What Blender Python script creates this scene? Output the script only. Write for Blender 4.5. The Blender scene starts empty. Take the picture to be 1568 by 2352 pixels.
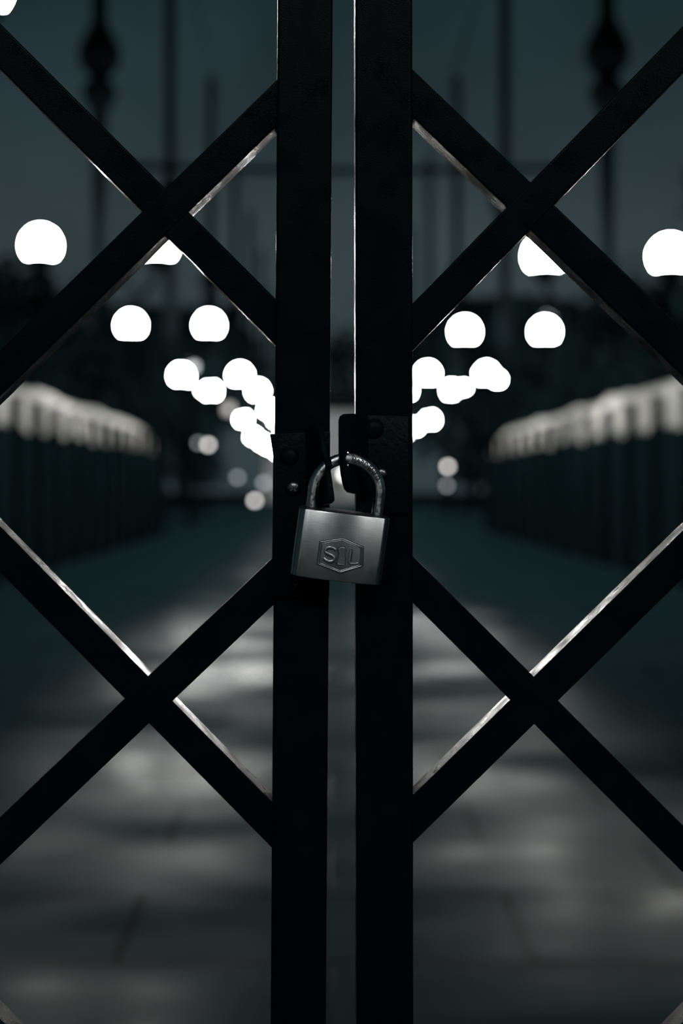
import bpy, bmesh, math, random
from mathutils import Vector, Matrix
sc = bpy.context.scene
COL = sc.collection
R = math.radians

# ------------------------------------------------------------------ camera
F = 50/36*2352            # focal length in pixels of the 1568x2352 frame
CX, CY, CZ = 745.0, 1115.0, 1.25   # optical axis in the frame, eye height
cam = bpy.data.cameras.new('camera'); cam.lens = 50
cam.sensor_fit = 'VERTICAL'; cam.sensor_height = 36; cam.sensor_width = 24
cam.shift_x = (784-CX)/2352; cam.shift_y = (CY-1176)/2352
cam.clip_start = .05; cam.clip_end = 600
cam.dof.use_dof = True; cam.dof.focus_distance = .785; cam.dof.aperture_fstop = 4.75
camo = bpy.data.objects.new('camera', cam); COL.objects.link(camo)
camo.location = (0, 0, CZ); camo.rotation_euler = (R(90), 0, 0)
sc.camera = camo

# ------------------------------------------------------------------ colour management
sc.view_settings.view_transform = 'Standard'; sc.view_settings.look = 'None'
sc.view_settings.exposure = 0; sc.view_settings.gamma = 1
sc.view_settings.use_curve_mapping = False
sc.cycles.use_denoising = True
sc.cycles.max_bounces = 5
sc.cycles.sample_clamp_indirect = 3

# ------------------------------------------------------------------ night sky with town glow
LAMP = 195.0
w = bpy.data.worlds.new('world'); sc.world = w; w.use_nodes = True
nt = w.node_tree; N = nt.nodes; L = nt.links; N.clear()
out = N.new('ShaderNodeOutputWorld'); bg = N.new('ShaderNodeBackground')
tc = N.new('ShaderNodeTexCoord'); sp = N.new('ShaderNodeSeparateXYZ')
rp = N.new('ShaderNodeValToRGB'); nz = N.new('ShaderNodeTexNoise'); mx = N.new('ShaderNodeMixRGB')
mr = N.new('ShaderNodeMapRange')
L.new(tc.outputs['Generated'], sp.inputs[0]); L.new(sp.outputs['Z'], rp.inputs[0])
e = rp.color_ramp.elements
e[0].position = 0.0; e[0].color = (.034, .052, .058, 1)
e[1].position = 1.0; e[1].color = (.003, .010, .013, 1)
for p, c in ((.17, (.034, .050, .054, 1)), (.24, (.022, .038, .043, 1)), (.34, (.011, .025, .030, 1)), (.5, (.006, .015, .019, 1))):
    q = e.new(p); q.color = c
nz.inputs['Scale'].default_value = 5.0; nz.inputs['Detail'].default_value = 3
L.new(tc.outputs['Generated'], nz.inputs['Vector'])
L.new(nz.outputs[0], mr.inputs[0]); mr.inputs[1].default_value = .3; mr.inputs[2].default_value = .7
mr.inputs[3].default_value = .72; mr.inputs[4].default_value = 1.2
mx.blend_type = 'MULTIPLY'; mx.inputs[0].default_value = 1
L.new(rp.outputs[0], mx.inputs[1]); L.new(mr.outputs[0], mx.inputs[2])
L.new(mx.outputs[0], bg.inputs[0]); bg.inputs[1].default_value = 1.0
L.new(bg.outputs[0], out.inputs[0])

# ------------------------------------------------------------------ materials
def mat(name, base, rough=.5, metal=0.0, spec=.5, emit=None, es=0, bump=None, rvar=None, coat=0):
    m = bpy.data.materials.new(name); m.use_nodes = True
    t = m.node_tree; b = t.nodes['Principled BSDF']
    b.inputs['Base Color'].default_value = (*base, 1); b.inputs['Roughness'].default_value = rough
    b.inputs['Metallic'].default_value = metal; b.inputs['Specular IOR Level'].default_value = spec
    b.inputs['Coat Weight'].default_value = coat
    if emit:
        b.inputs['Emission Color'].default_value = (*emit, 1); b.inputs['Emission Strength'].default_value = es
    co = t.nodes.new('ShaderNodeTexCoord')
    if bump:                       # (scale xyz, noise scale, strength, distance)
        mp = t.nodes.new('ShaderNodeMapping'); mp.inputs['Scale'].default_value = bump[0]
        n = t.nodes.new('ShaderNodeTexNoise'); n.inputs['Scale'].default_value = bump[1]; n.inputs['Detail'].default_value = 4
        bp = t.nodes.new('ShaderNodeBump'); bp.inputs['Strength'].default_value = bump[2]; bp.inputs['Distance'].default_value = bump[3]
        t.links.new(co.outputs['Object'], mp.inputs[0]); t.links.new(mp.outputs[0], n.inputs['Vector'])
        t.links.new(n.outputs[0], bp.inputs['Height']); t.links.new(bp.outputs[0], b.inputs['Normal'])
    if rvar:                       # (noise scale, low, high)
        n = t.nodes.new('ShaderNodeTexNoise'); n.inputs['Scale'].default_value = rvar[0]; n.inputs['Detail'].default_value = 5
        r = t.nodes.new('ShaderNodeMapRange'); r.inputs[1].default_value = .35; r.inputs[2].default_value = .65
        r.inputs[3].default_value = rvar[1]; r.inputs[4].default_value = rvar[2]
        t.links.new(co.outputs['Object'], n.inputs['Vector']); t.links.new(n.outputs[0], r.inputs[0])
        t.links.new(r.outputs[0], b.inputs['Roughness'])
    return m

def matte(name, base, bump=None):
    m = bpy.data.materials.new(name); m.use_nodes = True; t = m.node_tree
    t.nodes.remove(t.nodes['Principled BSDF']); d = t.nodes.new('ShaderNodeBsdfDiffuse')
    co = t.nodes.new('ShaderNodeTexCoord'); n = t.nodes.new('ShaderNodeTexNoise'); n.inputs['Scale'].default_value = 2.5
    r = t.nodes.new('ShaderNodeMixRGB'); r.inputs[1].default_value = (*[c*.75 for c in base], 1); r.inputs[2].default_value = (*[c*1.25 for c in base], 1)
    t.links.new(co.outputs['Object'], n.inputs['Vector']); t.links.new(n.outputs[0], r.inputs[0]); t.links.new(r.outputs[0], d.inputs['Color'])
    t.links.new(d.outputs[0], t.nodes['Material Output'].inputs[0])
    return m

M = {}
M['paint'] = mat('gate_paint', (.0003, .0055, .0080), .17, 0, .04, bump=((1, 1, 1), 1100, .4, .0004), rvar=(60, .12, .5))
M['hasp'] = mat('hasp_steel', (.0016, .0072, .0094), .38, .0, .06, bump=((1, 1, 1), 350, .8, .0006))
M['screw'] = mat('screw_steel', (.22, .23, .235), .3, 1, .5, bump=((1, 1, 1), 600, .4, .0003))
M['body'] = mat('lock_brushed_metal', (.62, .67, .68), .4, 1, .5, bump=((.12, 1, 1.3), 900, .35, .00012), rvar=(220, .285, .315))
tb_ = M['body'].node_tree; tg = tb_.nodes.new('ShaderNodeTangent'); tg.direction_type = 'RADIAL'; tg.axis = 'Z'
tb_.links.new(tg.outputs[0], tb_.nodes['Principled BSDF'].inputs['Tangent'])
tb_.nodes['Principled BSDF'].inputs['Anisotropic'].default_value = .85
tb_.nodes['Principled BSDF'].inputs['Anisotropic Rotation'].default_value = .25
M['edge'] = mat('lock_end_metal', (.10, .12, .13), .5, 1, .5, bump=((1, 1, 1), 500, .4, .0002))
M['emboss'] = mat('lock_emblem_metal', (.40, .44, .46), .36, 1, .5)
M['groove'] = mat('lock_emblem_groove', (.12, .15, .16), .6, 1, .5)
M['shackle'] = mat('shackle_steel', (.80, .84, .84), .3, 1, .5, bump=((1, 1, .06), 1500, .35, .00015), rvar=(400, .2, .42))
tb_ = M['shackle'].node_tree; tg = tb_.nodes.new('ShaderNodeTangent'); tg.direction_type = 'RADIAL'; tg.axis = 'Z'
tb_.links.new(tg.outputs[0], tb_.nodes['Principled BSDF'].inputs['Tangent'])
tb_.nodes['Principled BSDF'].inputs['Anisotropic'].default_value = .8
tb_.nodes['Principled BSDF'].inputs['Anisotropic Rotation'].default_value = .25
M['pole'] = matte('lamp_post_paint', (.0016, .0026, .0030))
M['globe'] = mat('opal_globe', (.8, .8, .8), .3, 0, .5, (1.0, .975, .94), LAMP)
M['globe_lock_fill'] = mat('opal_globe_lock_fill', (.8, .8, .8), .3, 0, .5, (1.0, .975, .94), 78)  # weaker globes for the lamps added to light the padlock
M['globe_faint'] = mat('opal_globe_faint', (.8, .8, .8), .3, 0, .5, (1.0, .975, .94), .5)
M['globe_far'] = mat('opal_globe_weak', (.8, .8, .8), .3, 0, .5, (1.0, .975, .94), 6)
M['globe_dim'] = mat('opal_globe_dim', (.8, .8, .8), .3, 0, .5, (.85, .95, 1.0), 1.5)
M['globe_mid'] = mat('opal_globe_mid', (.8, .8, .8), .3, 0, .5, (1.0, .975, .94), 12)
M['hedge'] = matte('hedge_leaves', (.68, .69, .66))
M['leaf'] = matte('tree_leaves', (.009, .019, .021))
M['bark'] = matte('tree_bark', (.003, .006, .007))
M['board'] = matte('fence_board_paint', (.0060, .0140, .0160))
M['post'] = matte('fence_post_paint', (.0010, .0030, .0036))
M['stone'] = mat('pale_stone', (.42, .45, .45), .7, 0, .3, bump=((1, 1, 1), 6, .3, .02))
M['slate'] = mat('roof_slate', (.02, .025, .03), .6)
M['glass'] = mat('dark_window_glass', (.01, .015, .018), .1)
M['door'] = mat('dark_door_wood', (.02, .02, .018), .5)

# wet paving: slabs, joints, puddles
g = bpy.data.materials.new('wet_paving'); g.use_nodes = True; t = g.node_tree
t.nodes.remove(t.nodes['Principled BSDF']); b = t.nodes.new('ShaderNodeBsdfDiffuse'); gg = t.nodes.new('ShaderNodeBsdfGlossy')
mxs = t.nodes.new('ShaderNodeMixShader'); mxs.inputs[0].default_value = .03
t.links.new(b.outputs[0], mxs.inputs[1]); t.links.new(gg.outputs[0], mxs.inputs[2]); t.links.new(mxs.outputs[0], t.nodes['Material Output'].inputs[0])
co = t.nodes.new('ShaderNodeTexCoord')
br = t.nodes.new('ShaderNodeTexBrick'); br.inputs['Scale'].default_value = 1.0
br.inputs['Brick Width'].default_value = 1.1; br.inputs['Row Height'].default_value = .62
br.inputs['Mortar Size'].default_value = .018; br.inputs['Mortar Smooth'].default_value = .3
br.inputs['Color1'].default_value = (.0090, .0240, .0285, 1); br.inputs['Color2'].default_value = (.0115, .0295, .0340, 1)
br.inputs['Mortar'].default_value = (.0012, .003, .0036, 1)
t.links.new(co.outputs['Object'], br.inputs['Vector'])
t.links.new(br.outputs['Color'], b.inputs['Color'])
mp = t.nodes.new('ShaderNodeMapping'); mp.inputs['Scale'].default_value = (.55, 1.0, 1)
n1 = t.nodes.new('ShaderNodeTexNoise'); n1.inputs['Scale'].default_value = .9; n1.inputs['Detail'].default_value = 4
t.links.new(co.outputs['Object'], mp.inputs[0]); t.links.new(mp.outputs[0], n1.inputs['Vector'])
r1 = t.nodes.new('ShaderNodeMapRange')
for i, v in ((1, .38), (2, .62), (3, .24), (4, .5)): r1.inputs[i].default_value = v
t.links.new(n1.outputs[0], r1.inputs[0]); t.links.new(r1.outputs[0], gg.inputs['Roughness'])
r3 = t.nodes.new('ShaderNodeMapRange')
for i, v in ((1, .38), (2, .62), (3, .16), (4, .04)): r3.inputs[i].default_value = v
t.links.new(n1.outputs[0], r3.inputs[0])
lw = t.nodes.new('ShaderNodeLayerWeight'); pw = t.nodes.new('ShaderNodeMath'); pw.operation = 'POWER'; pw.inputs[1].default_value = 6
mu = t.nodes.new('ShaderNodeMath'); mu.operation = 'MULTIPLY'
t.links.new(lw.outputs['Facing'], pw.inputs[0]); t.links.new(pw.outputs[0], mu.inputs[0]); t.links.new(r3.outputs[0], mu.inputs[1]); 
# gloss mask shapes the bright reflection: strong mid-strip near the gate, faded elsewhere
sx_ = t.nodes.new('ShaderNodeSeparateXYZ'); t.links.new(co.outputs['Object'], sx_.inputs[0])
ab = t.nodes.new('ShaderNodeMath'); ab.operation = 'ABSOLUTE'; t.links.new(sx_.outputs['X'], ab.inputs[0])
wx = t.nodes.new('ShaderNodeMapRange'); wx.interpolation_type = 'SMOOTHSTEP'
for i, v in ((1, .8), (2, 1.9), (3, 1.0), (4, .05)): wx.inputs[i].default_value = v
wy = t.nodes.new('ShaderNodeMapRange'); wy.interpolation_type = 'SMOOTHSTEP'
for i, v in ((1, 10.5), (2, 17.0), (3, 1.0), (4, .10)): wy.inputs[i].default_value = v
t.links.new(ab.outputs[0], wx.inputs[0]); t.links.new(sx_.outputs['Y'], wy.inputs[0])
m2 = t.nodes.new('ShaderNodeMath'); m2.operation = 'MULTIPLY'; m3 = t.nodes.new('ShaderNodeMath'); m3.operation = 'MULTIPLY'
t.links.new(wx.outputs[0], m2.inputs[0]); t.links.new(wy.outputs[0], m2.inputs[1])
t.links.new(mu.outputs[0], m3.inputs[0]); t.links.new(m2.outputs[0], m3.inputs[1]); t.links.new(m3.outputs[0], mxs.inputs[0])
n2 = t.nodes.new('ShaderNodeTexNoise'); n2.inputs['Scale'].default_value = 3; n2.inputs['Detail'].default_value = 5
t.links.new(co.outputs['Object'], n2.inputs['Vector'])
ad = t.nodes.new('ShaderNodeMath'); ad.operation = 'SUBTRACT'
t.links.new(n2.outputs[0], ad.inputs[0]); t.links.new(br.outputs['Fac'], ad.inputs[1])
bp = t.nodes.new('ShaderNodeBump'); bp.inputs['Strength'].default_value = .35; bp.inputs['Distance'].default_value = .012
t.links.new(ad.outputs[0], bp.inputs['Height']); t.links.new(bp.outputs[0], b.inputs['Normal']); t.links.new(bp.outputs[0], gg.inputs['Normal'])
gg.inputs['Color'].default_value = (.93, .98, .98, 1)
M['ground'] = g

# ------------------------------------------------------------------ helpers
def P(px, py, Y):
    "world point seen at pixel (px, py) at depth Y"
    return Vector(((px-CX)*Y/F, Y, CZ+(CY-py)*Y/F))

def link(name, me, m, parent=None):
    o = bpy.data.objects.new(name, me); COL.objects.link(o)
    if m: me.materials.append(M[m])
    if parent: o.parent = parent
    return o

def obj(name, bm, m, parent=None, smooth=None):
    bmesh.ops.recalc_face_normals(bm, faces=bm.faces[:])
    me = bpy.data.meshes.new(name); bm.to_mesh(me); bm.free()
    if smooth is not None:
        for p in me.polygons: p.use_smooth = True
        me.set_sharp_from_angle(angle=R(smooth))
    return link(name, me, m, parent)

def tag(o, label=None, cat=None, group=None, kind=None):
    if label: o['label'] = label
    if cat: o['category'] = cat
    if group: o['group'] = group
    if kind: o['kind'] = kind
    return o

def thing(name, loc, label, cat, group=None, rot=(0, 0, 0)):
    o = bpy.data.objects.new(name, None); COL.objects.link(o); o.location = loc; o.rotation_euler = rot
    o.empty_display_size = .05
    return tag(o, label, cat, group)

def box(bm, x0, x1, y0, y1, z0, z1):
    v = [bm.verts.new((x, y, z)) for x in (x0, x1) for y in (y0, y1) for z in (z0, z1)]
    for f in ((0, 1, 3, 2), (4, 6, 7, 5), (0, 4, 5, 1), (2, 3, 7, 6), (0, 2, 6, 4), (1, 5, 7, 3)):
        bm.faces.new([v[i] for i in f])
    return v

def lathe(bm, prof, seg=20, c=(0, 0, 0)):
    rings = []
    for r, z in prof:
        if r < 1e-6: rings.append([bm.verts.new((c[0], c[1], c[2]+z))])
        else: rings.append([bm.verts.new((c[0]+r*math.cos(2*math.pi*i/seg), c[1]+r*math.sin(2*math.pi*i/seg), c[2]+z)) for i in range(seg)])
    for a, b_ in zip(rings, rings[1:]):
        for i in range(seg):
            j = (i+1) % seg
            if len(a) == 1 and len(b_) == 1: continue
            if len(a) == 1: bm.faces.new((a[0], b_[j], b_[i]))
            elif len(b_) == 1: bm.faces.new((a[i], a[j], b_[0]))
            else: bm.faces.new((a[i], a[j], b_[j], b_[i]))
    for rg, fl in ((rings[0], 1), (rings[-1], 0)):
        if len(rg) > 1: bm.faces.new(rg[::-1] if fl else rg)

def tube(bm, pts, r, seg=12, up=Vector((0, 1, 0)), squash=1.0):
    pts = [Vector(p) for p in pts]; rings = []
    for i, p in enumerate(pts):
        d = (pts[min(i+1, len(pts)-1)]-pts[max(i-1, 0)]).normalized()
        s = d.cross(up)
        if s.length < 1e-4: s = d.cross(Vector((1, 0, 0)))
        s.normalize(); u = s.cross(d).normalized()
        rr = r[i] if isinstance(r, (list, tuple)) else r
        rings.append([bm.verts.new(p+(s*math.cos(2*math.pi*k/seg)+u*math.sin(2*math.pi*k/seg)*squash)*rr) for k in range(seg)])
    for a, b_ in zip(rings, rings[1:]):
        for k in range(seg): bm.faces.new((a[k], a[(k+1) % seg], b_[(k+1) % seg], b_[k]))
    bm.faces.new(rings[0][::-1]); bm.faces.new(rings[-1])

def prism(bm, loop, off):
    "closed polygon loop (Vectors) extruded by vector off"
    a = [bm.verts.new(p) for p in loop]; c = [bm.verts.new(p+off) for p in loop]; n = len(a)
    bm.faces.new(a); bm.faces.new(c[::-1])
    for i in range(n): bm.faces.new((a[i], c[i], c[(i+1) % n], a[(i+1) % n]))

def bev(bm, w_, seg=3):
    bmesh.ops.bevel(bm, geom=bm.edges[:], offset=w_, segments=seg, profile=.5, affect='EDGES', clamp_overlap=True)

def copy_tree(o, loc, label, group=None, parent=None):
    c = o.copy(); COL.objects.link(c)
    if parent: c.parent = parent
    else:
        c.location = loc; c['label'] = label
        if group: c['group'] = group
    for ch in list(o.children): copy_tree(ch, None, None, None, c)
    return c

# ------------------------------------------------------------------ ground
bm = bmesh.new(); box(bm, -70, 70, -20, 240, -.2, 0)
tag(obj('floor', bm, 'ground'), 'wet stone slab paving of the promenade', None, None, 'structure')

# ------------------------------------------------------------------ gate (front face at depth G)
G = .80; BD = .020
def gate_leaf(name, label, corners, bars, xo, side):
    """corners: stile front face px (xTL,xTR at y=0; xBL,xBR at y=2352); bars: (px0,py0,px1,py1,vertical px width)"""
    root = thing(name, (P(xo, CY, G).x, G+.01, 0), label, 'gate', 'leaves of the lattice gate')
    inv = Matrix.Translation(-root.location)
    ztop, zbot = 2.25, .06
    def at(xt, xb, z):
        py = CY-(z-CZ)*F/G
        return Vector(((xt+(xb-xt)*py/2352-CX)*G/F, G, z))
    b_ = bmesh.new()
    lp = [at(corners[0], corners[2], zbot), at(corners[1], corners[3], zbot), at(corners[1], corners[3], ztop), at(corners[0], corners[2], ztop)]
    prism(b_, lp, Vector((0, .028, 0))); bev(b_, .0018, 5); b_.transform(inv)
    obj('stile', b_, 'paint', root)
    # far stile and the two rails, outside the picture
    b_ = bmesh.new(); x = P(xo, CY, G).x; box(b_, x-.016, x+.016, G, G+.028, zbot, ztop); bev(b_, .0016, 2); b_.transform(inv)
    obj('hinge_stile', b_, 'paint', root)
    inner = corners[0] if side < 0 else corners[1]
    xi = P(inner, CY, G).x
    for z in (zbot, ztop-.03):
        b_ = bmesh.new(); a, c = sorted((x, xi-side*.008)); box(b_, a, c, G+.001, G+.026, z, z+.03); bev(b_, .0015, 2); b_.transform(inv)
        obj('rail', b_, 'paint', root)
    pitch = 2290
    for n, (x0, y0, x1, y1, vw) in enumerate(bars):
        s = (y1-y0)/(x1-x0)
        for k in range(-2, 3):
            # clip the centre line to the leaf
            xa, xb = sorted((xo, inner-side*30))
            yt, yb = CY-(ztop-.02-CZ)*F/G, CY-(zbot+.02-CZ)*F/G
            f = lambda X_: y0+k*pitch+s*(X_-x0)
            g_ = lambda Y_: x0+(Y_-y0-k*pitch)/s
            lo, hi = sorted((g_(yt), g_(yb)))
            xa, xb = max(xa, lo), min(xb, hi)
            if xb-xa < 60: continue
            YF = G+.0025+(.0004 if s > 0 else 0)
            pa, pb = P(xa, f(xa), YF), P(xb, f(xb), YF)
            d = (pb-pa).normalized(); nrm = Vector((-d.z, 0, d.x))
            hw = vw*math.cos(math.atan(s))*YF/F/2
            b_ = bmesh.new(); prism(b_, [pa-nrm*hw, pb-nrm*hw, pb+nrm*hw, pa+nrm*hw], Vector((0, BD, 0)))
            bev(b_, .0011, 4); b_.transform(inv)
            obj('lattice_bar', b_, 'paint', root)
    return root

left = gate_leaf('gate_leaf', 'left leaf of the black steel lattice gate, on the left of the padlock', (637, 764, 621, 748),
    [(0, 106, 627, 733, 106), (0, 857, 633, 238, 106), (0, 1262, 622, 1893, 106), (0, 1932, 622, 1340, 110)], -1500, -1)
right = gate_leaf('gate_leaf', 'right leaf of the black steel lattice gate, on the right of the padlock', (815, 947, 818, 949),
    [(950, 216, 1568, 808, 110), (950, 748, 1568, 113, 108), (950, 1333, 1568, 1950, 108), (950, 1880, 1568, 1274, 110)], 3060, 1)

# ------------------------------------------------------------------ padlock pose (needed by the hasp holes)
LOCK_LOC = P(779.5, 1252, .779)
LOCK_ROT = Matrix.Rotation(R(5), 4, 'Z') @ Matrix.Rotation(R(6), 4, 'X') @ Matrix.Rotation(R(7.0), 4, 'Y')
LM = Matrix.Translation(LOCK_LOC) @ LOCK_ROT
SR, SX, SZ = .0031, .0182, .0295      # shackle wire radius, half spacing, start of the bow
def shackle_path():
    p = [(-SX, 0, .016+.0045*i/3) for i in range(4)] + [(-SX, 0, SZ*(.72+.07*i)) for i in range(4)]
    p += [(-SX*math.cos(a), 0, SZ+SX*math.sin(a)) for a in [math.pi*i/28 for i in range(29)]]
    p += [(SX, 0, SZ*(.93-.07*i)) for i in range(4)] + [(SX, 0, .0205-.0045*i/3) for i in range(4)]
    return [Vector(q) for q in p]

# ------------------------------------------------------------------ hasp on each leaf
def on_plane(px, py, a, b_):
    "ray through a pixel meets the upright plane through the ground points a and b (x, y)"
    d = Vector(((px-CX)/F, 1, (CY-py)/F)); nx, ny = b_[1]-a[1], -(b_[0]-a[0])
    tt = (nx*a[0]+ny*a[1])/(nx*d.x+ny*d.y)
    return Vector((0, 0, CZ))+d*tt

def screw(parent, inv, px, py, Y, r, m, slot=True, ang=.5):
    c = P(px, py, Y); b_ = bmesh.new()
    pr = [(r, 0), (r*.98, r*.18), (r*.8, r*.42), (r*.5, r*.56), (r*.2, r*.6), (0, r*.6)]
    lathe(b_, pr, 24)
    b_.transform(Matrix.Translation(c) @ Matrix.Rotation(R(90), 4, 'X'))
    b_.transform(inv); o = obj('screw', b_, m, parent, 40)
    if slot:
        for k in range(2):
            b2 = bmesh.new(); box(b2, -r*.55, r*.55, -r*.63, -r*.5, -r*.09, r*.09)
            b2.transform(Matrix.Translation(c) @ Matrix.Rotation(ang+k*math.pi/2, 4, 'Y')); b2.transform(inv)
            obj('drive_slot', b2, 'groove', o)
    return o

def hasp(root, plate_px, a_px, b_px, a_y, b_y, tab_px, screws):
    inv = Matrix.Translation(-root.location)
    b_ = bmesh.new(); prism(b_, [P(x, y, G-.003) for x, y in plate_px], Vector((0, .003, 0))); bev(b_, .0006, 2); b_.transform(inv)
    pl = obj('hasp_plate', b_, 'hasp', root, 35)
    a = (P(a_px, CY, a_y).x, a_y); c = (P(b_px, CY, b_y).x, b_y)
    loop = [on_plane(x, y, a, c) for x, y in tab_px]
    nrm = Vector((c[1]-a[1], -(c[0]-a[0]), 0)).normalized()
    if nrm.y < 0: nrm = -nrm
    # where the shackle bow crosses the tab
    pts = [LM @ q for q in shackle_path()]; hole = None
    for p, q in zip(pts, pts[1:]):
        u, v = (p-loop[0]).dot(nrm), (q-loop[0]).dot(nrm)
        if u*v <= 0 and p.z > 1.255: 
            h = p+(q-p)*(u/(u-v)); 
            if min(a[0], c[0])-.004 < h.x < max(a[0], c[0])+.004: hole = h; break
    b_ = bmesh.new()
    ed = []
    def ring(pp):
        vs = [b_.verts.new(p) for p in pp]
        return [b_.edges.new((vs[i], vs[(i+1) % len(vs)])) for i in range(len(vs))]
    ed += ring(loop)
    if hole is not None:
        tx = Vector((c[0]-a[0], c[1]-a[1], 0)).normalized()
        ed += ring([hole+tx*.0062*math.cos(k*math.pi/10)+Vector((0, 0, .0046))*math.sin(k*math.pi/10) for k in range(20)])
    bmesh.ops.triangle_fill(b_, use_beauty=True, edges=ed)
    ex = bmesh.ops.extrude_face_region(b_, geom=b_.faces[:])
    bmesh.ops.translate(b_, verts=[v for v in ex['geom'] if isinstance(v, bmesh.types.BMVert)], vec=-nrm*.0028)
    b_.transform(inv)
    obj('hasp_tab', b_, 'hasp', pl)
    for s_ in screws: screw(pl, inv, *s_)

hasp(left, [(619, 997), (758, 990), (756, 1372), (624, 1372), (627, 1046)], 712, 766, G-.003, .766,
     [(712, 985), (728, 976), (742, 980), (747, 1003), (752, 1040), (757, 1068), (763, 1105), (768, 1140), (768, 1150), (762, 1156), (752, 1160), (740, 1163), (712, 1166)],
     [(674, 1121, G-.003, .0042, 'screw', True, .9), (665, 1048, G-.003, .0052, 'hasp', False, .4), (681, 1349, G-.003, .0035, 'hasp', False, .2)])
hasp(right, [(816, 952), (938, 956), (938, 1180), (817, 1180)], 834, 778, G-.003, .766,
     [(834, 951), (820, 952), (806, 952), (800, 950), (788, 951), (780, 956), (777, 965), (777, 1000), (777, 1040), (779, 1062), (781, 1085), (785, 1108), (790, 1124), (797, 1131), (810, 1134), (834, 1136)],
     [(859, 984, G-.003, .0055, 'hasp', False, .3), (876, 1088, G-.003, .0034, 'screw', False, 0)])

# ------------------------------------------------------------------ padlock
lock = thing('padlock', LOCK_LOC, 'closed padlock with brushed metal body hanging from the hasps of both gate leaves', 'padlock')
lock.rotation_euler = LOCK_ROT.to_euler()
W2, H2, T2 = .0250, .0186, .0085
def section(inset):
    "outline of the body seen from above, slightly bowed front and back, rounded ends"
    w_, t_, r_ = W2-inset, T2-inset, .0046
    pts = []
    nseg = 26
    fw = w_-r_
    bow = lambda x: .0018*(1-(x/fw)**2)
    for i in range(nseg+1):
        x = -fw+2*fw*i/nseg; pts.append((x, -t_-bow(x)))
    for i in range(1, 9):
        a = -math.pi/2+math.pi/2*i/8; pts.append((fw+r_*math.cos(a), -t_+r_+r_*math.sin(a)))
    for i in range(0, 8):
        a = math.pi/2*i/8; pts.append((fw+r_*math.cos(a), t_-r_+r_*math.sin(a)))
    for i in range(nseg+1):
        x = fw-2*fw*i/nseg; pts.append((x, t_+bow(x)))
    for i in range(1, 9):
        a = math.pi/2+math.pi/2*i/8; pts.append((-fw+r_*math.cos(a), t_-r_+r_*math.sin(a)))
    for i in range(0, 8):
        a = math.pi+math.pi/2*i/8; pts.append((-fw+r_*math.cos(a), -t_+r_+r_*math.sin(a)))
    return pts
b_ = bmesh.new(); rings = []
for ins, z in ((.0006, -H2), (.0002, -H2+.0002), (0, -H2+.0006), (0, 0), (0, H2-.0006), (.0002, H2-.0002), (.0006, H2)):
    rings.append([b_.verts.new((x, y, z)) for x, y in section(ins)])
for a, c in zip(rings, rings[1:]):
    for i in range(len(a)): b_.faces.new((a[i], a[(i+1) % len(a)], c[(i+1) % len(a)], c[i]))
b_.faces.new(rings[0][::-1]); b_.faces.new(rings[-1])
body = obj('lock_body', b_, 'body', lock, 30)
body.data.materials.append(M['edge'])
for p in body.data.polygons:
    if abs(p.normal.z) > .9: p.material_index = 1
def front(x): return -T2-.0018*(1-(x/(W2-.0046))**2)
# collars where the shackle enters
for sx in (-1, 1):
    b_ = bmesh.new(); lathe(b_, [(.0042, 0), (.0042, .0005), (.0033, .0009)], 24, (sx*SX, 0, H2-.0001)); obj('shackle_collar', b_, 'edge', body, 40)
# keyway at the bottom
b_ = bmesh.new(); lathe(b_, [(.0048, 0), (.0048, -.0004), (.0, -.0004)], 24, (0, 0, -H2+.0001)); ky = obj('key_cylinder', b_, 'edge', body, 40)

b_ = bmesh.new(); tube(b_, shackle_path(), SR, 20)
shk = obj('shackle', b_, 'shackle', lock, 60)
# lettering pressed into the bow
cu = bpy.data.curves.new('lettering', 'FONT')
def text_mesh(ch, size, depth):
    c = bpy.data.curves.new('t', 'FONT'); c.body = ch; c.size = size; c.extrude = depth; c.align_x = 'CENTER'; c.align_y = 'CENTER'
    o = bpy.data.objects.new('t', c); COL.objects.link(o)
    dg = bpy.context.evaluated_depsgraph_get(); me = bpy.data.meshes.new_from_object(o.evaluated_get(dg))
    bpy.data.objects.remove(o); bpy.data.curves.remove(c)
    return me
b_ = bmesh.new()
for i, ch in enumerate('HARDENED'):
    me = text_mesh(ch, .0036, .00015)
    ang = R(86-i*7.6)
    t_ = bmesh.new(); t_.from_mesh(me)
    pos = Vector((SX*math.cos(ang), -SR-.00003, SZ+SX*math.sin(ang)))
    t_.transform(Matrix.Translation(pos) @ Matrix.Rotation(math.pi/2-ang, 4, 'Y') @ Matrix.Rotation(R(90), 4, 'X'))
    tmp = bpy.data.meshes.new('tmp'); t_.to_mesh(tmp); t_.free(); b_.from_mesh(tmp); bpy.data.meshes.remove(tmp); bpy.data.meshes.remove(me)
bpy.data.curves.remove(cu)
obj('lettering', b_, 'screw', shk)

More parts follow.
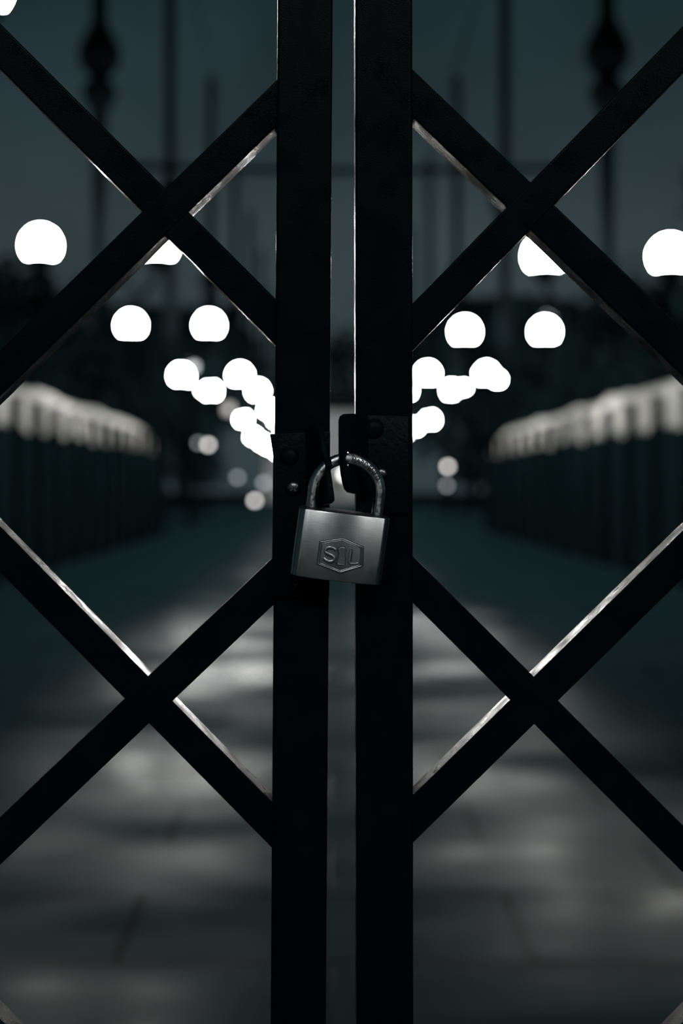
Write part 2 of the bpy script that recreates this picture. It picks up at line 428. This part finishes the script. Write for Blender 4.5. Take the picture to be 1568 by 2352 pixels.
# emblem: hexagonal frame (two lines) with S, keyhole, L
INV = LM.inverted()
def lp(px, py, lift=0):
    "pixel on the lock front -> lock-local point on its front face"
    o0 = INV @ Vector((0, 0, CZ)); d = (INV.to_3x3() @ Vector(((px-CX)/F, 1, (CY-py)/F))).normalized()
    t_ = (-T2-o0.y)/d.y; p = o0+d*t_
    for _ in range(3):
        t_ = (front(p.x)-o0.y)/d.y; p = o0+d*t_
    return Vector((p.x, front(p.x)-lift, p.z))
hexa = [(734.6, 1243.6), (787, 1236), (834, 1256), (832.5, 1301), (781, 1316), (728, 1296)]
hc = Vector((780.5, 1276.5))
def line_loop(b_, pts, r, lift, closed=True, sq=.5, seg=8, sub=8):
    pp = []
    n = len(pts)
    for i in range(n if closed else n-1):
        a, c = pts[i], pts[(i+1) % n]
        for k in range(sub): pp.append(lp(a[0]+(c[0]-a[0])*k/sub, a[1]+(c[1]-a[1])*k/sub, lift))
    if closed: pp += pp[:2]
    else: pp.append(lp(*pts[-1], lift))
    tube(b_, pp, r, seg, Vector((0, 1, 0)), sq)
def scaled(f): return [((x-hc.x)*f+hc.x, (y-hc.y)*f+hc.y) for x, y in hexa]
b_ = bmesh.new(); line_loop(b_, scaled(1.0), .00042, 0, sq=.25); line_loop(b_, scaled(.915), .00042, 0, sq=.25)
obj('emblem_groove', b_, 'groove', body, 60)
b_ = bmesh.new(); line_loop(b_, scaled(.957), .00034, .00008, sq=.7); line_loop(b_, scaled(.875), .00024, .00005, sq=.7)
obj('emblem_frame', b_, 'body', body, 60)
def zc(x, y): return (720+x/12.06, 1225+y/12.06)
S = [zc(*q) for q in ((600, 455), (560, 420), (500, 395), (430, 388), (370, 405), (325, 450), (318, 505), (355, 550), (430, 580), (510, 615), (565, 660), (578, 710), (545, 755), (480, 780), (400, 775), (330, 735), (280, 685))]
Lp = [zc(*q) for q in ((1030, 460), (1015, 600), (1000, 720), (985, 800), (1005, 838), (1080, 842), (1160, 838), (1235, 826))]
b_ = bmesh.new(); line_loop(b_, S, .00074, 0, False, .6, 10, 3); obj('letter_s', b_, 'body', body, 60)
b_ = bmesh.new(); line_loop(b_, Lp, .00078, 0, False, .6, 10, 3); obj('letter_l', b_, 'body', body, 60)
b_ = bmesh.new()
cx, cy = 785, 480
kh = [zc(cx+92*math.cos(a), cy+92*math.sin(a)) for a in [R(55)-R(290)*k/16 for k in range(17)]]
kh += [zc(*q) for q in ((690, 720), (655, 850), (760, 868), (855, 862), (860, 720))]
kl = [lp(x, y, .00035) for x, y in kh]
prism(b_, kl, Vector((0, .0006, 0)))
obj('keyhole_emblem', b_, 'body', body, 30)
b_ = bmesh.new(); line_loop(b_, kh, .00026, .00035, True, .6, 6, 2); obj('keyhole_rim', b_, 'body', body, 60)
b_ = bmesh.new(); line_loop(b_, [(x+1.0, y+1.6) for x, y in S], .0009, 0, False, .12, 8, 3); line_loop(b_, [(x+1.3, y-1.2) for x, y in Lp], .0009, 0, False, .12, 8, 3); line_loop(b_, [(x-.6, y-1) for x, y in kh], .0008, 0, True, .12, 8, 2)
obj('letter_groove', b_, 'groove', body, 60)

# ------------------------------------------------------------------ twin-globe masts
GR = .192
def make_mast(globe_mats=('globe', 'globe'), mast_top=10.7, globe_z=3.95, half=.66):
    r = thing('pendant_lamp', (0, 0, 0), 'x', 'lamp')
    b_ = bmesh.new()
    lathe(b_, [(0, globe_z-.78), (.05, globe_z-.74), (.07, globe_z-.66), (.05, globe_z-.58), (.055, globe_z-.3), (.085, globe_z), (.088, 6.0), (.085, mast_top-.1), (.02, mast_top), (.02, mast_top+.02)], 16)
    obj('stem', b_, 'pole', r, 40)
    b_ = bmesh.new()
    lathe(b_, [(.06, 5.35), (.10, 5.45), (.18, 5.60), (.20, 5.70), (.14, 5.79), (.10, 5.83), (.15, 5.89), (.235, 6.00), (.24, 6.14), (.17, 6.30), (.09, 6.46)], 16)
    obj('finial_collar', b_, 'pole', r, 40)
    zb = globe_z-GR
    for s, gm in zip((-1, 1), globe_mats):
        b_ = bmesh.new()
        tube(b_, [(0, 0, zb-.45), (s*half*.3, 0, zb-.5), (s*half*.65, 0, zb-.42), (s*half*.92, 0, zb-.22), (s*half, 0, zb-.02)], .028, 8)
        tube(b_, [(0, 0, zb-.1), (s*half*.4, 0, zb-.2), (s*half*.7, 0, zb-.38)], .016, 8)
        arm = obj('arm', b_, 'pole', r, 40)
        b_ = bmesh.new(); lathe(b_, [(.05, zb-.1), (.09, zb-.05), (.148, zb+.03), (.152, zb+.062), (.0, zb+.05)], 20, (s*half, 0, 0)); obj('globe_cup', b_, 'pole', arm, 40)
        b_ = bmesh.new(); bmesh.ops.create_uvsphere(b_, u_segments=24, v_segments=16, radius=GR); b_.transform(Matrix.Translation((s*half, 0, globe_z)))
        obj('globe', b_, gm, arm, 180)
    return r
ordn = ['nearest', 'second', 'third', 'fourth', 'fifth', 'sixth', 'seventh', 'eighth', 'ninth', 'tenth', 'eleventh', 'twelfth', 'thirteenth']
proto = make_mast(); proto2 = make_mast(('globe_faint', 'globe'))
proto3 = make_mast(('globe_lock_fill', 'globe_lock_fill'))
used = False
def place(side, i, x, d, dz, src=None, half=None):
    global used
    nm = '%s hanging twin-globe lamp from the gate in the %s row' % (ordn[i], side)
    if i == 0: nm = 'nearest hanging twin-globe lamp beyond the gate in the %s row' % side
    grp = 'twin globe lamps along the promenade'
    if src is proto2:
        proto2.location = (x, d, dz); proto2['label'] = nm+', its outer globe dimmer'; proto2['group'] = grp; return proto2
    if not used:
        used = True; proto.location = (x, d, dz); proto['label'] = nm; proto['group'] = grp; return proto
    return copy_tree(proto, (x, d, dz), nm, grp)
for i in range(13):
    d = 8*(i+1); dz = {0: .12, 1: 0, 2: 0, 3: -.23, 4: -.05, 5: -.15, 6: -.1, 7: -.5}.get(i, -.5)
    x = -2.53 if i else -2.62
    if i in (2, 3): x = (-2.605, -2.56)[i-2]
    place('left', i, x, d, dz, proto2 if i == 5 else None)
for i in range(11):
    d = 15+8.5*i; dz = [-.28, -.16, -.2, .0, -.45, -.35][min(i, 5)]
    place('right', i, 2.98, d, dz)
# two unseen lamps added behind the camera to light the padlock front
fill_label = 'unseen twin-globe lamp added on the street side to light the padlock, on the %s'
proto3.location = (-.36, -3.2, 0); proto3['label'] = fill_label % 'left'; proto3['group'] = 'lamps added on the street side'
copy_tree(proto3, (3.4, -4.2, 0), fill_label % 'right', 'lamps added on the street side')


# wires the lamps hang from, each between two end masts
for x, nm in ((-2.55, 'left'), (2.98, 'right')):
    o = thing('span_wire', (x, 50, 0), 'thin wire high over the %s row, holding up the hanging lamps' % nm, 'wire', 'wires over the lamp rows')
    b_ = bmesh.new(); tube(b_, [(0, -59, 10.73), (0, 0, 10.73), (0, 59, 10.73)], .012, 6, Vector((0, 0, 1))); obj('wire', b_, 'pole', o)
    for y in (-59.1, 59.1):
        b_ = bmesh.new(); lathe(b_, [(.16, 0), (.16, .4), (.1, .6), (.08, 10.8), (0, 10.9)], 12, (0, y, 0)); obj('end_mast', b_, 'pole', o, 40)

# ------------------------------------------------------------------ single-globe lamps farther off
def single(px, py, d, r_, gm, name, label, cat, group):
    p = P(px, py, d); o = thing(name, (p.x, p.y, 0), label, cat, group)
    b_ = bmesh.new(); lathe(b_, [(r_*1.2, 0), (r_*1.2, .03), (r_*.45, .06), (r_*.35, p.z-r_*1.3), (r_*.8, p.z-r_*.9), (r_*.6, p.z-r_*.75)], 12); obj('post', b_, 'pole', o, 40)
    b_ = bmesh.new(); bmesh.ops.create_uvsphere(b_, u_segments=16, v_segments=12, radius=r_); b_.transform(Matrix.Translation((0, 0, p.z))); obj('globe', b_, gm, o, 180)
gl = 'small path lights beyond the hedges'
single(585, 1150, 60, .10, 'globe_far', 'bollard_light', 'low grey path light glowing left of the padlock', 'light', gl)
single(1028, 1072, 60, .10, 'globe_far', 'bollard_light', 'grey path light glowing right of the gate stile, the brighter of two stacked discs', 'light', gl)
single(1026, 1116, 58, .09, 'globe_dim', 'bollard_light', 'dim path light just under the grey one right of the gate stile', 'light', gl)
single(478, 1022, 60, .10, 'globe_far', 'bollard_light', 'grey path light at the end of the left hedge', 'light', gl)
single(455, 1018, 62, .09, 'globe_dim', 'bollard_light', 'faint path light left of the grey one at the hedge end', 'light', gl)
single(545, 1097, 62, .10, 'globe_dim', 'bollard_light', 'faint path light above the low grey one left of the padlock', 'light', gl)
single(606, 1110, 66, .12, 'globe_dim', 'bollard_light', 'faint path light close to the left gate stile', 'light', gl)
gs = 'single globe street lamps behind the trees'
single(1142, 872, 46, .14, 'globe', 'street_lamp', 'single-globe street lamp touching the third right lamp pair', 'street lamp', gs)
single(1064, 891, 50, .12, 'globe', 'street_lamp', 'single-globe street lamp beside the fourth right lamp pair', 'street lamp', gs)
single(1258, 735, 44, .20, 'globe_dim', 'street_lamp', 'dim street lamp just above the outer globe of the second right lamp', 'street lamp', gs)
single(440, 842, 44, .16, 'globe_dim', 'street_lamp', 'dim street lamp above the third left lamp pair', 'street lamp', gs)
single(433, 872, 47, .12, 'globe', 'street_lamp', 'single-globe street lamp touching the third left lamp pair', 'street lamp', gs)
single(465, 898, 52, .08, 'globe', 'street_lamp', 'single-globe street lamp beside the fourth left lamp pair', 'street lamp', gs)

# ------------------------------------------------------------------ crossbeam between the masts
b_ = bmesh.new()
za = P(0, 385, 24).z
tube(b_, [(-3.6, 24, za+.05), (-2.6, 24, za), (0, 24, za-.06), (2.9, 24, za-.04), (3.9, 24, za)], .065, 8)
tag(obj('overhead_beam', b_, 'pole', None, 40), 'thin dark beam spanning the promenade high between the lamp masts', 'beam')

# ------------------------------------------------------------------ hedges and post fences
def hedge(side, xf, y1, label):
    rnd = random.Random(5+side)
    X0 = side*xf; y0 = 10.0
    b_ = bmesh.new()
    prof = [(0, 0), (0, 1.2), (0, 2.0), (.08, 2.28), (.26, 2.52), (.5, 2.72), (.8, 2.8), (1.05, 2.6), (1.15, 2.0), (1.15, 0)]
    ns = 110; rings = []
    for i in range(ns+1):
        y = y0+(y1-y0)*i/ns; rg = []
        for (dx, z) in prof:
            k = .05*math.sin(y*2.1+z*3)+rnd.uniform(-.05, .05)
            up = .09*math.sin(y*1.3)+.06*math.sin(y*3.7+1)
            rg.append(b_.verts.new((X0+side*(dx+k), y+rnd.uniform(-.04, .04), max(0, z+(rnd.uniform(-.05, .05)+up if z > 1.9 else 0)))))
        rings.append(rg)
    for a, c in zip(rings, rings[1:]):
        for k in range(len(a)-1): b_.faces.new((a[k], a[k+1], c[k+1], c[k]))
    for rg in (rings[0], rings[-1]): b_.faces.new(rg)
    for _ in range(9000):
        y = rnd.uniform(y0, y1); k = rnd.choice((2, 3, 3, 4, 4, 5, 5, 6, 6)); u = rnd.random()
        (ax, az), (cx_, cz_) = prof[k-1], prof[k]
        p = Vector((X0+side*(ax+(cx_-ax)*u-.04), y, az+(cz_-az)*u+.05))
        a = Vector((rnd.uniform(-1, 1), rnd.uniform(-1, 1), rnd.uniform(-1, 1))).normalized()*.05
        c = a.orthogonal().normalized()*.03
        b_.faces.new([b_.verts.new(p+a), b_.verts.new(p+c), b_.verts.new(p-a), b_.verts.new(p-c)])
    tag(obj('hedge', b_, 'hedge'), label, 'hedge', 'clipped hedges beside the promenade')
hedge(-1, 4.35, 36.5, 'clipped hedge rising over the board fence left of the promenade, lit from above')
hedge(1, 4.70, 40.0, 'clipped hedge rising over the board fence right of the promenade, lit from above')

def fence(side, label, inv0, step, xx, yend):
    o = thing('board_fence', (side*xx, 20, 0), label, 'fence', 'dark board fences in front of the hedges')
    ds = [F*xx*(inv0+step*k) for k in range(-8, 30)]
    ds = [d for d in ds if 10 < d < yend]
    rnd = random.Random(8+side)
    for d in ds:
        b_ = bmesh.new(); box(b_, -.07, .07, d-20-.07, d-20+.07, 0, 2.40)
        box(b_, -.085, .085, d-20-.085, d-20+.085, 2.40, 2.46); bev(b_, .01, 1)
        obj('post', b_, 'post', o)
    for d, e_ in zip(ds, ds[1:]):
        b_ = bmesh.new(); n = 6; wd = (e_-d-.16)/n
        for k in range(n):
            y = d-20+.08+wd*k; z = 2.02+rnd.uniform(-.05, .05)
            box(b_, side*.01+rnd.uniform(-.008, .008)-.012, side*.01+.012, y+.008, y+wd-.008, .06, z)
        obj('board_panel', b_, 'board', o)
    b_ = bmesh.new(); box(b_, side*.03, side*.08, ds[0]-20, ds[-1]-20, 1.75, 1.84); obj('rail', b_, 'post', o)
fence(-1, 'dark board fence with taller posts before the left hedge', 1.408e-3, .107e-3, 4.12, 36.5)
fence(1, 'dark board fence with taller posts before the right hedge', 1.307e-3, .115e-3, 4.47, 40)

# ------------------------------------------------------------------ trees
def tree_mesh(seed, h, cr, base, n, ls):
    rnd = random.Random(seed)
    tb = bmesh.new()
    lathe(tb, [(.28, 0), (.2, .5), (.16, h*.45), (.08, h*.75), (0, h*.9)], 8)
    br_ = []
    for k in range(9):
        a = rnd.uniform(0, 6.28); z0 = h*rnd.uniform(.3, .65); l_ = cr*rnd.uniform(.5, .95)
        p = [(0, 0, z0), (math.cos(a)*l_*.5, math.sin(a)*l_*.5, z0+l_*.35), (math.cos(a)*l_, math.sin(a)*l_, z0+l_*.6)]
        tube(tb, p, [.08, .05, .02], 6, Vector((0, 0, 1))); br_.append(p[-1])
    fb = bmesh.new()
    cl = [(0, 0, h*.75, cr*.75)]+[(x*.85, y*.85, min(z, h*.85), cr*rnd.uniform(.35, .55)) for x, y, z in br_]
    cl += [(rnd.uniform(-.5, .5)*cr, rnd.uniform(-.5, .5)*cr, rnd.uniform(base, h-.6), cr*rnd.uniform(.35, .5)) for _ in range(6)]
    for _ in range(n):
        x, y, z, r_ = rnd.choice(cl)
        d = Vector((rnd.gauss(0, 1), rnd.gauss(0, 1), rnd.gauss(0, 1))).normalized()*r_*(rnd.random()**.45)
        p = Vector((x, y, z))+d
        if p.z > h: p.z = h-rnd.random()*.5
        if p.z < base: p.z = base+rnd.random()
        a = Vector((rnd.uniform(-1, 1), rnd.uniform(-1, 1), rnd.uniform(-1, 1))).normalized()*ls
        c = a.orthogonal().normalized()*ls*.6
        fb.faces.new([fb.verts.new(p+a), fb.verts.new(p+c), fb.verts.new(p-a), fb.verts.new(p-c)])
    return tb, fb
protos = []
def tree(kind, loc, label, group, s=1.0):
    global protos
    seeds = [(11, 9, 3.4, 1.2, 2600, .22), (23, 11, 4.0, 1.5, 3000, .25), (37, 12, 2.6, 2.5, 700, .2)]
    while len(protos) <= kind: protos.append(None)
    if protos[kind] is None:
        tb, fb = tree_mesh(*seeds[kind])
        o = thing('tree', loc, label, 'tree', group); obj('trunk', tb, 'bark', o, 60); obj('foliage', fb, 'leaf', o)
        protos[kind] = o
    else: o = copy_tree(protos[kind], loc, label, group)
    o.scale = (s, s, s); o.rotation_euler = (0, 0, loc[0]*1.7+loc[1]*.37)
rnd = random.Random(3)
for side, nm in ((-1, 'left'), (1, 'right')):
    for i in range(5):
        d = 42+i*13
        x = side*(8.3+rnd.uniform(-.3, .8)); sc_ = (1.25+(CY-625)*d/F-1.25+1.25)/9*rnd.uniform(.9, 1.05)
        sc_ = ((CY-690)*d/F+1.25)/9*rnd.uniform(.92, 1.06)
        tree(0, (x, d, 0), '%s dense dark tree from the gate in the front row beyond the %s hedge' % (ordn[i], nm), 'dense trees along the %s side' % nm, sc_*.98)
    for i in range(5):
        d = 44+i*13
        tree(1, (side*(17+rnd.uniform(-1, 1)+i*.8), d, 0), '%s tall dark tree from the gate in the back row beyond the %s hedge' % (ordn[i], nm), 'tall trees behind the %s row' % nm, ((CY-620)*d/F+1.25)/11*rnd.uniform(.92, 1.08))
    for i in range(3):
        tree(0, (side*(8.2+i*4.6), 34.5-i*1.0, 0), '%s low dark tree outward from the promenade past the end of the %s hedge' % (ordn[i], nm), 'low trees at the %s hedge end' % nm, .56+.07*i)
    for x, d, s_, nf in ((7.3, 24.5, .60, 'nearer'), (9.6, 27.8, .62, 'farther')):
        tree(2, (side*x, d, 0), '%s of the two thin sparse trees behind the %s hedge' % (nf, nm), 'sparse trees behind the %s hedge' % nm, s_)
for i, x in enumerate((-13, 1.2, 15.5)):
    tree(1, (x, 128+i % 2*4, 0), 'big dark tree rising behind the far pale gatehouse, %s' % ('on its left', 'in its middle', 'on its right')[i], 'trees behind the gatehouse', 1.50+.08*(i % 2))

# ------------------------------------------------------------------ far gatehouse, end of the promenade
gh = thing('gatehouse', (0.6, 112, 0), 'small pale gatehouse lit by lamps at the far end of the promenade', 'building')
b_ = bmesh.new(); box(b_, -5.2, 5.2, 0, 5, 0, 7.0); box(b_, -5.4, 5.4, -.2, 5.2, 6.7, 7.1); box(b_, -5.35, 5.35, -.15, 5.15, 0, .6)
obj('wall', b_, 'stone', gh)
b_ = bmesh.new(); v = box(b_, -5.5, 5.5, -.3, 5.3, 7.1, 9.0)
for q in v:
    if q.co.z > 8: q.co.x *= .45; q.co.y = 2.5+(q.co.y-2.5)*.3
obj('roof', b_, 'slate', gh)
b_ = bmesh.new(); box(b_, -.0, .9, -.08, 0, 0, 2.0); obj('door', b_, 'door', gh)
for x in (-3.6, -1.8, 2.4, 4.0):
    for z in (1.4, 4.2):
        b_ = bmesh.new(); box(b_, x-.45, x+.45, -.05, 0, z, z+1.5); wn = obj('window', b_, 'glass', gh)
        b_ = bmesh.new(); box(b_, x-.55, x+.55, -.12, 0, z-.12, z); obj('window_sill', b_, 'stone', wn)
p = P(791, 1090, 111.5)
b_ = bmesh.new(); bmesh.ops.create_uvsphere(b_, u_segments=16, v_segments=12, radius=.18); b_.transform(Matrix.Translation((p.x-.6, p.y-112, p.z)))
ln = obj('door_lantern', b_, 'globe_mid', gh, 180)
